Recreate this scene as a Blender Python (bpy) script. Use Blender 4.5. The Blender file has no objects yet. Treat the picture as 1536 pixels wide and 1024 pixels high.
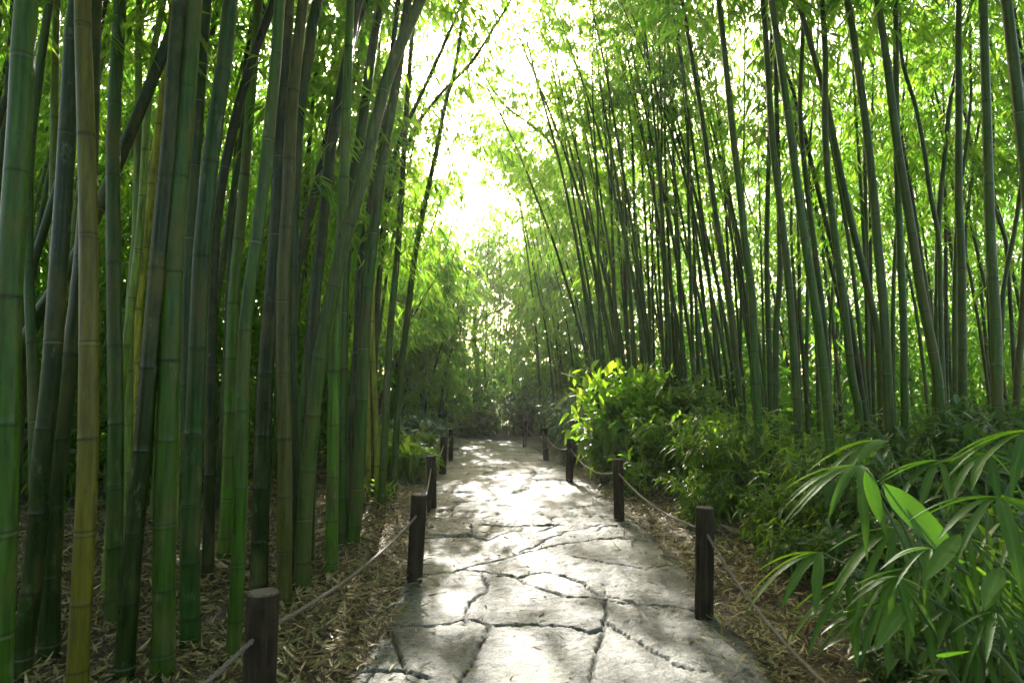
import bpy, math, random
import numpy as np
from mathutils import Vector, Matrix

rng = np.random.default_rng(11)
random.seed(5)
R = math.radians
scene = bpy.context.scene
COL = scene.collection

# ------------------------------------------------------------------ camera
F = 939.0
PITCH = math.atan(76 / F)
CAMZ = 1.5
cam_d = bpy.data.cameras.new("camera")
cam_d.sensor_width = 36
cam_d.lens = F / 1536 * 36
cam_d.clip_end = 600
cam_d.dof.use_dof = True
cam_d.dof.focus_distance = 6.5
cam_d.dof.aperture_fstop = 5.0
cam = bpy.data.objects.new("camera", cam_d)
COL.objects.link(cam)
cam.location = (0, 0, CAMZ)
cam.rotation_euler = (math.pi / 2 + PITCH, 0, 0)
scene.camera = cam
CP, SP = math.cos(PITCH), math.sin(PITCH)


def ray(x, y):
    u, v = (x - 768) / F, (512 - y) / F
    return np.array([u, CP - SP * v, SP + CP * v])


def at(x, y, D):
    """world point seen at photograph pixel x, y at distance D ahead"""
    d = ray(x, y)
    return np.array([0, 0, CAMZ]) + d * (D / d[1])


def ground(x, y, z=0.0):
    d = ray(x, y)
    return np.array([0, 0, CAMZ]) + d * ((z - CAMZ) / d[2])


# ------------------------------------------------------------------ light
SUN_EL, SUN_AZ = R(28.8), R(-6.0)
SUN = np.array([math.sin(SUN_AZ) * math.cos(SUN_EL), math.cos(SUN_AZ) * math.cos(SUN_EL), math.sin(SUN_EL)])
world = bpy.data.worlds.new("World")
scene.world = world
world.use_nodes = True
nt = world.node_tree
sky = nt.nodes.new("ShaderNodeTexSky")
sky.sky_type = 'NISHITA'
sky.sun_disc = False
sky.sun_elevation = SUN_EL
sky.sun_rotation = SUN_AZ
sky.air_density = 0.7
sky.dust_density = 4.5
sky.ozone_density = 0.3
bg = nt.nodes["Background"]
bg.inputs[1].default_value = 0.15
tint = nt.nodes.new("ShaderNodeMix")
tint.data_type = 'RGBA'
tint.blend_type = 'MULTIPLY'
tint.inputs[0].default_value = 1
tint.inputs[7].default_value = (1.0, .92, .80, 1)
nt.links.new(sky.outputs[0], tint.inputs[6])
nt.links.new(tint.outputs[2], bg.inputs[0])
sl = bpy.data.lights.new("sun", 'SUN')
sl.energy = 3.6
sl.angle = R(0.5)
sl.color = (1.0, 0.95, 0.85)
so = bpy.data.objects.new("sun", sl)
COL.objects.link(so)
so.rotation_euler = Vector(-SUN).to_track_quat('-Z', 'Y').to_euler()
so.location = (0, 0, 30)
scene.view_settings.view_transform = 'Standard'
scene.view_settings.look = 'None'
scene.view_settings.exposure = 2.6
scene.view_settings.gamma = 1
scene.cycles.max_bounces = 7
scene.cycles.diffuse_bounces = 4
scene.cycles.glossy_bounces = 2
scene.cycles.transmission_bounces = 4
scene.cycles.caustics_reflective = False
scene.cycles.caustics_refractive = False
scene.cycles.sample_clamp_indirect = 8


# ------------------------------------------------------------------ mesh helpers
class MB:
    def __init__(self):
        self.v, self.f, self.m, self.s, self.a, self.n = [], [], [], [], [], 0

    def add(self, V, Fc, mat=0, smooth=False, a=None):
        V = np.asarray(V, float)
        Fc = np.asarray(Fc, np.int64)
        self.v.append(V)
        self.f.append(Fc + self.n)
        self.m.append(mat)
        self.s.append(smooth)
        self.a.append(np.zeros(len(V)) if a is None else np.asarray(a, float))
        self.n += len(V)

    def mesh(self, name, mats, origin=(0, 0, 0)):
        me = bpy.data.meshes.new(name)
        V = np.concatenate(self.v) - np.asarray(origin, float)
        tot = np.concatenate([np.full(len(f), f.shape[1]) for f in self.f])
        loops = np.concatenate([f.ravel() for f in self.f])
        me.vertices.add(len(V))
        me.vertices.foreach_set("co", V.ravel().astype(np.float32))
        me.loops.add(len(loops))
        me.loops.foreach_set("vertex_index", loops.astype(np.int32))
        me.polygons.add(len(tot))
        st = np.concatenate([[0], np.cumsum(tot)[:-1]])
        me.polygons.foreach_set("loop_start", st.astype(np.int32))
        me.polygons.foreach_set("loop_total", tot.astype(np.int32))
        me.polygons.foreach_set("material_index", np.concatenate([np.full(len(f), m) for f, m in zip(self.f, self.m)]).astype(np.int32))
        me.polygons.foreach_set("use_smooth", np.concatenate([np.full(len(f), s) for f, s in zip(self.f, self.s)]).astype(bool))
        at_ = me.attributes.new("a", 'FLOAT', 'POINT')
        at_.data.foreach_set("value", np.concatenate(self.a).astype(np.float32))
        me.update(calc_edges=True)
        me.validate()
        for m in (mats if isinstance(mats, (list, tuple)) else [mats]):
            me.materials.append(m)
        return me

    def obj(self, name, mats, parent=None, origin=(0, 0, 0)):
        o = bpy.data.objects.new(name, self.mesh(name, mats, origin))
        COL.objects.link(o)
        if parent is not None:
            o.parent = parent
        else:
            o.location = origin
        return o


def tag(o, label=None, cat=None, group=None, kind=None):
    if label: o["label"] = label
    if cat: o["category"] = cat
    if group: o["group"] = group
    if kind: o["kind"] = kind
    return o


def empty(name, loc, label, cat, group=None):
    o = bpy.data.objects.new(name, None)
    COL.objects.link(o)
    o.location = loc
    o.empty_display_size = 0.1
    return tag(o, label, cat, group)


def unit(v):
    return v / np.maximum(np.linalg.norm(v, axis=-1, keepdims=True), 1e-9)


def tube(mb, P, rad, sides=8, mat=0, cap=True, a=None, smooth=True):
    P = np.asarray(P, float)
    n = len(P)
    rad = np.broadcast_to(np.asarray(rad, float), (n,))
    T = unit(np.gradient(P, axis=0))
    ref = np.array([1.0, 0, 0]) if abs(T[0][0]) < 0.9 else np.array([0, 1.0, 0])
    A = unit(ref - (T @ ref)[:, None] * T)
    B = np.cross(T, A)
    th = np.arange(sides) * 2 * math.pi / sides
    V = P[:, None] + rad[:, None, None] * (np.cos(th)[None, :, None] * A[:, None] + np.sin(th)[None, :, None] * B[:, None])
    V = V.reshape(-1, 3)
    i = np.arange(n - 1)[:, None] * sides
    j = np.arange(sides)[None]
    k = (j + 1) % sides
    Fc = np.stack([i + j, i + k, i + sides + k, i + sides + j], -1).reshape(-1, 4)
    av = None if a is None else np.repeat(a, sides)
    mb.add(V, Fc, mat, smooth, av)
    if cap:
        for e, flip in ((0, True), (n - 1, False)):
            c = V[e * sides:(e + 1) * sides]
            VV = np.vstack([c, P[e][None]])
            q = np.arange(sides)
            FF = np.stack([q, (q + 1) % sides, np.full(sides, sides)], -1)
            if flip: FF = FF[:, ::-1]
            mb.add(VV, FF, mat, False, None if a is None else np.full(sides + 1, a[e]))


def leaves(mb, P, D, N, L, W, mat=0, droop=0.15, fold=0.0, st=None, wd=None, jag=0.0):
    """many leaf blades: base P, direction D, normal N, length L, width W"""
    n = len(P)
    if n == 0: return
    D = unit(D)
    S = unit(np.cross(D, N))
    N2 = np.cross(S, D)
    L = np.broadcast_to(L, (n,))
    W = np.broadcast_to(W, (n,))
    droop = np.broadcast_to(droop, (n,))
    down = np.array([0, 0, -1.0])
    if st is None:
        mid = P + D * (0.42 * L)[:, None] + down * (0.18 * droop * L)[:, None]
        V = np.stack([P, mid + S * (W / 2)[:, None], P + D * L[:, None] + down * (droop * L)[:, None], mid - S * (W / 2)[:, None]], 1)
        Fc = np.arange(n * 4).reshape(n, 4)
        mb.add(V.reshape(-1, 3), Fc, mat, False)
        return
    K = len(st)
    V = np.zeros((n, K, 3, 3))
    a = np.zeros((n, K, 3))
    for q, (t, w) in enumerate(zip(st, wd)):
        c = P + D * (t * L)[:, None] + down * (droop * t * t * L)[:, None]
        V[:, q, 1] = c - N2 * (fold * w * W)[:, None]
        ja, jb = (rng.uniform(1 - jag, 1 + jag, (2, n)) if jag else (1, 1))
        V[:, q, 0] = c + S * (w * W / 2 * ja)[:, None]
        V[:, q, 2] = c - S * (w * W / 2 * jb)[:, None]
        a[:, q, 1] = 1
    base = (np.arange(n) * K * 3)[:, None, None]
    q = (np.arange(K - 1) * 3)[None, :, None]
    c = np.arange(2)[None, None, :]
    i0 = base + q + c
    Fc = np.stack([i0, i0 + 1, i0 + 4, i0 + 3], -1).reshape(-1, 4)
    mb.add(V.reshape(-1, 3), Fc, mat, True, a.ravel())


LANCE = ([0, .1, .3, .55, .8, 1], [.12, .7, 1, .85, .45, .02])
BROAD = ([0, .08, .25, .5, .75, .92, 1], [.1, .45, .9, 1, .7, .3, .02])


def vnoise(x, y, s=0):
    xi, yi = np.floor(x), np.floor(y)
    fx, fy = x - xi, y - yi
    fx, fy = fx * fx * (3 - 2 * fx), fy * fy * (3 - 2 * fy)

    def h(a, b):
        q = np.sin(a * 127.1 + b * 311.7 + s * 74.7) * 43758.5453
        return q - np.floor(q)
    return (h(xi, yi) * (1 - fx) + h(xi + 1, yi) * fx) * (1 - fy) + (h(xi, yi + 1) * (1 - fx) + h(xi + 1, yi + 1) * fx) * fy


def fbm(x, y, o=4, s=0):
    t, a, n = 0, 0.5, 0
    for k in range(o):
        t = t + a * vnoise(x * 2 ** k, y * 2 ** k, s + k)
        n += a
        a *= .5
    return t / n


# ------------------------------------------------------------------ materials
def mat(name):
    m = bpy.data.materials.new(name)
    m.use_nodes = True
    t = m.node_tree
    return m, t, t.nodes["Principled BSDF"]


def node(t, typ, **kw):
    n = t.nodes.new(typ)
    for k, v in kw.items():
        if k.startswith("i_"):
            n.inputs[int(k[2:])].default_value = v
        else:
            setattr(n, k, v)
    return n


def ramp(t, src, stops):
    r = t.nodes.new("ShaderNodeValToRGB")
    e = r.color_ramp.elements
    while len(e) < len(stops): e.new(0.5)
    for q, (p, c) in zip(e, stops):
        q.position = p
        q.color = c if len(c) == 4 else (*c, 1)
    t.links.new(src, r.inputs[0])
    return r.outputs[0]


def noise(t, scale, detail=4, vec=None, rough=.6):
    n = node(t, "ShaderNodeTexNoise")
    n.inputs["Scale"].default_value = scale
    n.inputs["Detail"].default_value = detail
    n.inputs["Roughness"].default_value = rough
    if vec is not None: t.links.new(vec, n.inputs["Vector"])
    return n.outputs[0]


def mix(t, fac, a, b, mode='MIX'):
    n = t.nodes.new("ShaderNodeMix")
    n.data_type = 'RGBA'
    n.blend_type = mode
    for s, i in ((fac, 0), (a, 6), (b, 7)):
        if isinstance(s, (int, float)): n.inputs[i].default_value = s
        elif isinstance(s, tuple): n.inputs[i].default_value = (*s, 1)
        else: t.links.new(s, n.inputs[i])
    return n.outputs[2]


def mapping(t, scale, rnd=False):
    tc = t.nodes.new("ShaderNodeTexCoord")
    mp = t.nodes.new("ShaderNodeMapping")
    mp.inputs["Scale"].default_value = scale
    t.links.new(tc.outputs["Object"], mp.inputs[0])
    if rnd:
        oi = t.nodes.new("ShaderNodeObjectInfo")
        ml = node(t, "ShaderNodeMath", operation='MULTIPLY', i_1=37.0)
        t.links.new(oi.outputs["Random"], ml.inputs[0])
        t.links.new(ml.outputs[0], mp.inputs["Location"])
    return mp.outputs[0]


def bump(t, p, h, strength, dist=.01):
    b = t.nodes.new("ShaderNodeBump")
    b.inputs["Strength"].default_value = strength
    b.inputs["Distance"].default_value = dist
    t.links.new(h, b.inputs["Height"])
    t.links.new(b.outputs[0], p.inputs["Normal"])


def attr_a(t):
    return node(t, "ShaderNodeAttribute", attribute_name="a").outputs["Fac"]


def leaf_mat(name, refl, trans, tmix=.5, rough=.42, vein=0.0, spec=.4):
    m, t, p = mat(name)
    isl = t.nodes.new("ShaderNodeNewGeometry").outputs["Random Per Island"]
    c = ramp(t, isl, [(0, refl[0]), (.5, refl[1]), (1, refl[2])])
    c2 = ramp(t, isl, [(0, trans[0]), (.5, trans[1]), (1, trans[2])])
    n = noise(t, 1.3, 2, mapping(t, (1, 1, 1), True))
    c = mix(t, ramp(t, n, [(.35, (0, 0, 0)), (.7, (.45, .45, .45))]), c, refl[2] if len(refl[2]) == 3 else refl[2][:3])
    if vein:
        a = attr_a(t)
        pw = node(t, "ShaderNodeMath", operation='POWER', i_1=6.0)
        t.links.new(a, pw.inputs[0])
        ml = node(t, "ShaderNodeMath", operation='MULTIPLY', i_1=vein)
        t.links.new(pw.outputs[0], ml.inputs[0])
        c = mix(t, ml.outputs[0], c, (.22, .30, .10))
    if vein:
        bs = noise(t, 9, 5, mapping(t, (1, 1, 1), True), .7)
        c = mix(t, ramp(t, bs, [(.60, (0, 0, 0)), (.68, (.7, .7, .7))]), c, (.13, .10, .03))
        bump(t, p, noise(t, 55, 3), .35, .004)
    t.links.new(c, p.inputs["Base Color"])
    p.inputs["Roughness"].default_value = rough
    p.inputs["Specular IOR Level"].default_value = spec
    tr = t.nodes.new("ShaderNodeBsdfTranslucent")
    t.links.new(c2, tr.inputs[0])
    ms = t.nodes.new("ShaderNodeMixShader")
    ms.inputs[0].default_value = tmix
    t.links.new(p.outputs[0], ms.inputs[1])
    t.links.new(tr.outputs[0], ms.inputs[2])
    t.links.new(ms.outputs[0], t.nodes["Material Output"].inputs[0])
    return m


M = {}
M['bleaf'] = leaf_mat("bamboo_leaf", [(.04, .095, .010), (.06, .125, .012), (.09, .14, .015)], [(.17, .46, .025), (.28, .57, .03), (.44, .64, .04)], .6)
M['fleaf'] = leaf_mat("thicket_leaf", [(.035, .085, .010), (.055, .115, .012), (.085, .135, .015)], [(.10, .34, .018), (.18, .45, .022), (.32, .55, .03)], .6)
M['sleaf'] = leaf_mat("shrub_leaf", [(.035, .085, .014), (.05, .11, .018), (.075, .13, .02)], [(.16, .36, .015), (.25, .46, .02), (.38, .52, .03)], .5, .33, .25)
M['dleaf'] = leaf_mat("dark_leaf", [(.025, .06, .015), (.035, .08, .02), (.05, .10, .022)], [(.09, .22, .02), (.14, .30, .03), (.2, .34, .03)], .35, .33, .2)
M['fern'] = leaf_mat("blue_green_leaf", [(.035, .085, .045), (.05, .11, .06), (.07, .13, .065)], [(.07, .18, .06), (.11, .24, .08), (.15, .28, .08)], .35, .4)
M['ginger'] = leaf_mat("bright_broad_leaf", [(.06, .12, .02), (.085, .15, .025), (.12, .17, .03)], [(.22, .50, .02), (.32, .60, .02), (.46, .66, .03)], .62, .38, .3)
M['palm'] = leaf_mat("fan_leaf", [(.03, .085, .014), (.04, .11, .016), (.06, .135, .02)], [(.12, .32, .02), (.18, .40, .02), (.28, .48, .02)], .45, .5, .5, .22)
M['tleaf'] = leaf_mat("tree_leaf", [(.05, .09, .035), (.065, .11, .045), (.08, .12, .045)], [(.26, .44, .05), (.34, .52, .06), (.42, .56, .08)], .5, .45)

M['blade'] = leaf_mat("blade_leaf", [(.045, .12, .012), (.05, .13, .012), (.06, .14, .014)], [(.14, .38, .015), (.16, .42, .015), (.2, .46, .02)], .5, .42, .35)

# dry leaf litter
m, t, p = mat("dry_leaf")
isl = t.nodes.new("ShaderNodeNewGeometry").outputs["Random Per Island"]
c = ramp(t, isl, [(0, (.035, .02, .008)), (.28, (.13, .085, .032)), (.6, (.26, .195, .075)), (.88, (.42, .34, .145)), (1, (.18, .21, .045))])
t.links.new(c, p.inputs["Base Color"])
p.inputs["Roughness"].default_value = .6
tr = t.nodes.new("ShaderNodeBsdfTranslucent")
t.links.new(c, tr.inputs[0])
ms = t.nodes.new("ShaderNodeMixShader")
ms.inputs[0].default_value = .2
t.links.new(p.outputs[0], ms.inputs[1])
t.links.new(tr.outputs[0], ms.inputs[2])
t.links.new(ms.outputs[0], t.nodes["Material Output"].inputs[0])
M['litter'] = m

# culm
m, t, p = mat("bamboo_culm")
oc = t.nodes.new("ShaderNodeObjectInfo").outputs["Color"]
vs = mapping(t, (14, 14, 1.2), True)
vb = mapping(t, (5, 5, 2.2), True)
streak = noise(t, 3, 5, vs)
c = mix(t, 1.0, oc, ramp(t, streak, [(.3, (.38, .38, .36)), (.52, (.95, .95, .95)), (.7, (1.35, 1.3, 1.1))]), 'MULTIPLY')
blot = noise(t, 1.0, 5, vb, .65)
c = mix(t, ramp(t, blot, [(.48, (0, 0, 0)), (.66, (.75, .75, .75))]), c, (.085, .082, .018))
bl2 = noise(t, 2.2, 6, vb, .7)
c = mix(t, ramp(t, bl2, [(.60, (0, 0, 0)), (.70, (.8, .8, .8))]), c, (.11, .15, .06))
spk = noise(t, 60, 3, mapping(t, (1, 1, .6), True))
c = mix(t, ramp(t, spk, [(.64, (0, 0, 0)), (.72, (.5, .5, .5))]), c, (.03, .035, .02))
a = attr_a(t)
c = mix(t, ramp(t, a, [(.45, (0, 0, 0)), (.85, (.36, .36, .36))]), c, (.20, .22, .11))
c = mix(t, ramp(t, a, [(.12, (0, 0, 0)), (.3, (.6, .6, .6)), (.42, (.0, .0, .0))]), c, (.018, .018, .008))
t.links.new(c, p.inputs["Base Color"])
rr = ramp(t, blot, [(.3, (.24, .24, .24)), (.7, (.5, .5, .5))])
t.links.new(rr, p.inputs["Roughness"])
p.inputs["Specular IOR Level"].default_value = .22
bump(t, p, streak, .12, .004)
M['culm'] = m

m, t, p = mat("bamboo_sheath")
n = noise(t, 6, 5, mapping(t, (6, 6, 1)))
t.links.new(ramp(t, n, [(.3, (.13, .09, .04)), (.55, (.30, .22, .10)), (.7, (.38, .30, .14))]), p.inputs["Base Color"])
p.inputs["Roughness"].default_value = .6
M['sheath'] = m

m, t, p = mat("green_stem")
n = noise(t, 9, 3)
t.links.new(ramp(t, n, [(.3, (.05, .09, .025)), (.7, (.10, .15, .04))]), p.inputs["Base Color"])
p.inputs["Roughness"].default_value = .5
M['stem'] = m

m, t, p = mat("bark")
n = noise(t, 7, 6, mapping(t, (4, 4, 1)))
t.links.new(ramp(t, n, [(.3, (.03, .025, .018)), (.7, (.10, .08, .055))]), p.inputs["Base Color"])
p.inputs["Roughness"].default_value = .85
bump(t, p, n, .6, .02)
M['bark'] = m

m, t, p = mat("weathered_wood")
v = mapping(t, (30, 30, 1.5), True)
n = noise(t, 2, 6, v)
n2 = noise(t, 3, 4, mapping(t, (2, 2, 2), True))
c = ramp(t, n, [(.3, (.011, .008, .005)), (.55, (.030, .021, .012)), (.75, (.066, .047, .028))])
c = mix(t, ramp(t, n2, [(.5, (0, 0, 0)), (.7, (.5, .5, .5))]), c, (.055, .052, .022))
t.links.new(c, p.inputs["Base Color"])
p.inputs["Roughness"].default_value = .85
p.inputs["Specular IOR Level"].default_value = .12
bump(t, p, n, .7, .008)
M['wood'] = m
m, t, p = mat("end_grain")
tc = mapping(t, (1, 1, 1))
w = node(t, "ShaderNodeTexWave", wave_type='RINGS', rings_direction='Z')
w.inputs["Scale"].default_value = 28
w.inputs["Distortion"].default_value = 2.5
t.links.new(tc, w.inputs["Vector"])
t.links.new(ramp(t, w.outputs[1], [(0, (.035, .027, .018)), (1, (.10, .08, .055))]), p.inputs["Base Color"])
p.inputs["Roughness"].default_value = .8
M['grain'] = m

m, t, p = mat("hemp_rope")
n = noise(t, 60, 4)
t.links.new(ramp(t, n, [(.3, (.075, .058, .042)), (.7, (.19, .15, .11))]), p.inputs["Base Color"])
p.inputs["Roughness"].default_value = .8
bump(t, p, n, .5, .002)
M['rope'] = m

m, t, p = mat("flagstone")
tc = mapping(t, (1, 1, 1))
n1 = noise(t, 1.5, 5, tc, .6)
n2 = noise(t, 12, 8, tc, .75)
n3 = noise(t, 90, 4, tc, .7)
c = ramp(t, n1, [(.32, (.085, .089, .080)), (.5, (.145, .146, .132)), (.66, (.22, .216, .19))])
c = mix(t, 1.0, c, ramp(t, n2, [(.3, (.40, .40, .38)), (.5, (.9, .9, .9)), (.7, (1.25, 1.25, 1.2))]), 'MULTIPLY')
c = mix(t, 1.0, c, ramp(t, n3, [(.35, (.35, .35, .35)), (.62, (1.2, 1.2, 1.2))]), 'MULTIPLY')
moss = noise(t, 2.3, 6, tc, .7)
c = mix(t, ramp(t, moss, [(.5, (0, 0, 0)), (.7, (.6, .6, .6))]), c, (.10, .115, .035))
a = attr_a(t)
c = mix(t, ramp(t, a, [(.08, (0, 0, 0)), (.4, (1, 1, 1))]), c, (.022, .019, .010))
t.links.new(c, p.inputs["Base Color"])
t.links.new(ramp(t, n2, [(.3, (.42, .42, .42)), (.7, (.72, .72, .72))]), p.inputs["Roughness"])
p.inputs["Specular IOR Level"].default_value = .5
n4 = noise(t, 32, 5, tc, .75)
c2_ = mix(t, 1.0, c, ramp(t, n4, [(.36, (.35, .35, .33)), (.5, (.95, .95, .95)), (.66, (1.5, 1.5, 1.45))]), 'MULTIPLY')
t.links.new(c2_, p.inputs["Base Color"])
hs = mix(t, .5, n2, n4)
bump(t, p, hs, 1.0, .03)
M['stone'] = m

m, t, p = mat("soil")
n1 = noise(t, 3, 6)
n2 = noise(t, 40, 6, None, .75)
c = ramp(t, n2, [(.3, (.025, .018, .01)), (.55, (.075, .055, .03)), (.72, (.16, .125, .065))])
c = mix(t, ramp(t, n1, [(.5, (0, 0, 0)), (.75, (.5, .5, .5))]), c, (.05, .06, .02))
t.links.new(c, p.inputs["Base Color"])
p.inputs["Roughness"].default_value = .9
bump(t, p, n2, .8, .03)
M['soil'] = m

# ------------------------------------------------------------------ gaps in the canopy: columns of sunlight that reach the ground
LIT = [((.1, 10.5, 0), .5), ((.45, 8.6, 0), .5), ((-.2, 7.4, 0), .28), ((.6, 6.5, 0), .42), ((-.5, 13.2, 0), .4), ((.1, 15.8, 0), .3),
       ((.3, 5.2, 0), .36), ((.05, 6.0, 0), .3), ((.9, 7.6, 0), .36), ((-.4, 9.3, 0), .45), ((.5, 10.9, 0), .45), ((0, 8.0, 0), .35), ((.1, 3.2, 0), .26), ((-.3, 5.1, 0), .2), ((1.0, 5.9, 0), .25), ((.95, 4.8, 0), .28), ((-.35, 4.2, 0), .26), ((.55, 3.7, 0), .26), ((.35, 11.9, 0), .35), ((.95, 9.8, 0), .35),
       ((1.9, 11.1, 1.5), .95), ((1.5, 10.9, .7), .5), ((-2.0, 9, .3), .3), ((2.4, 7.6, .9), .35), ((1.3, 2.1, 1.1), .18), ((-3, 6.0, .1), .25),
       ((-.35, .3, 1.7), .6), ((1.8, 5.5, .1), .25), ((-1.5, 6.6, .1), .2), ((-1.3, 3.6, .1), .2), ((7, 13, 2), 1.0), ((-2.2, 12.2, .6), .55), ((2.6, 7.2, .3), .3), ((-2.6, 8.4, 0), .3), ((.9, 6.9, 0), .25), ((-2.5, 12, 3.0), .8), ((-1.6, 15, 4.0), 1.2), ((.2, 17, 5.0), 1.2), ((1.6, 16, 4.5), 1.0), ((-1.2, 20, 5.0), 1.3), ((.6, 21, 6.0), 1.3), ((-.3, 21.8, 1.5), .9), ((-1.8, 21, 3.0), .9), ((.9, 20, 3.2), .9)]


def keep(P, frac=.8):
    k = np.ones(len(P), bool)
    for T, r in LIT:
        d = P - np.array(T)
        s = d @ SUN
        pr = np.linalg.norm(d - s[:, None] * SUN, axis=1)
        k &= ~((s > max(1.0, 1.8 * r)) & (pr < r) & (rng.random(len(P)) < frac))
    return k


# ------------------------------------------------------------------ setting: ground and path
EDGE_L = np.array([(-2, -.78), (3.26, -.80), (4.67, -.83), (6.65, -.95), (9, -1.15), (11.5, -1.39), (13.8, -1.47), (16.6, -1.5), (17.6, -2.2), (18.2, -5), (23, -5)])
EDGE_R = np.array([(-2, 1.3), (3.23, 1.33), (4.18, 1.41), (5, 1.45), (6.2, 1.47), (7.34, 1.42), (8.97, 1.31), (11.1, 1.2), (13.2, .94), (16.8, .57), (18.8, .1), (20.2, -1.6), (20.8, -5), (23, -5)])


def path_in(x, y):
    """signed distance-like: >0 inside the path"""
    l = np.interp(y, EDGE_L[:, 0], EDGE_L[:, 1]) + .07 * (vnoise(y * 2.1, y * 0 + 3, 5) - .5)
    r = np.interp(y, EDGE_R[:, 0], EDGE_R[:, 1]) + .07 * (vnoise(y * 1.9, y * 0 + 8, 6) - .5)
    return np.minimum(x - l, r - x)


def ground_z(x, y):
    d = -path_in(x, y)
    rise = np.clip(d / 1.2, 0, 1)
    return -.02 + rise * (.07 * (fbm(x * .8, y * .8, 3, 2) - .35) + .035 * (fbm(x * 4, y * 4, 3, 9) - .5))


def grid(x, y, zf):
    X, Y = np.meshgrid(x, y)
    Z = zf(X, Y)
    V = np.stack([X, Y, Z], -1).reshape(-1, 3)
    nx, ny = len(x), len(y)
    i = (np.arange(ny - 1)[:, None] * nx + np.arange(nx - 1)[None]).ravel()
    return V, np.stack([i, i + 1, i + nx + 1, i + nx], -1)


gx = np.unique(np.concatenate([np.linspace(-150, -14, 14), np.linspace(-14, -6, 33), np.linspace(-6, 6, 161), np.linspace(6, 14, 33), np.linspace(14, 150, 14)]))
gy = np.unique(np.concatenate([np.linspace(-60, -2, 9), np.linspace(-2, 12, 187), np.linspace(12, 30, 90), np.linspace(30, 190, 12)]))
V, Fc = grid(gx, gy, ground_z)
mb = MB()
mb.add(V, Fc, 0, True)
tag(mb.obj("ground", M['soil']), kind="structure")

CRACKS_PX = [
    [(600, 872), (640, 868), (680, 862), (740, 846), (800, 829), (846, 821)],
    [(690, 858), (722, 860), (775, 872), (850, 900)],
    [(858, 872), (900, 895), (960, 910), (1045, 919), (1100, 925)],
    [(560, 938), (585, 943), (640, 946), (700, 937), (742, 943), (830, 944), (882, 955)],
    [(736, 944), (715, 985), (688, 1030)],
    [(914, 905), (905, 945), (893, 1000), (890, 1030)],
    [(862, 838), (900, 845), (960, 856), (1010, 852)],
    [(780, 832), (850, 800), (900, 790), (980, 800)],
    [(632, 810), (700, 805), (730, 812), (770, 800)],
    [(640, 775), (720, 780), (760, 772), (830, 778), (930, 772)],
    [(905, 940), (960, 970), (1010, 1000), (1060, 1012)],
    [(520, 1018), (600, 1015), (640, 1022)],
    [(700, 945), (705, 910), (730, 890), (722, 860)],
    [(850, 900), (882, 902), (914, 906), (960, 911)],
    [(775, 872), (815, 862), (858, 872)],
    [(846, 821), (905, 813), (985, 815)],
    [(980, 800), (985, 812)],
    [(600, 1015), (590, 975), (585, 943)],
    [(882, 955), (905, 948)],
]
segs = []
for pl in CRACKS_PX:
    q = [ground(x, y)[:2] for x, y in pl]
    segs += [(q[i], q[i + 1]) for i in range(len(q) - 1)]
srng = np.random.default_rng(3)
seeds = []
yy = 5.6
while yy < 23:
    step = srng.uniform(.45, .8)
    for xx in np.arange(-5.2, 2.2, .85):
        seeds.append((xx + srng.uniform(-.35, .35), yy + srng.uniform(-.3, .3), srng.uniform(-.012, .012), srng.uniform(-.012, .012), srng.uniform(-.012, .012)))
    yy += step
seeds = np.array(seeds)


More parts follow.
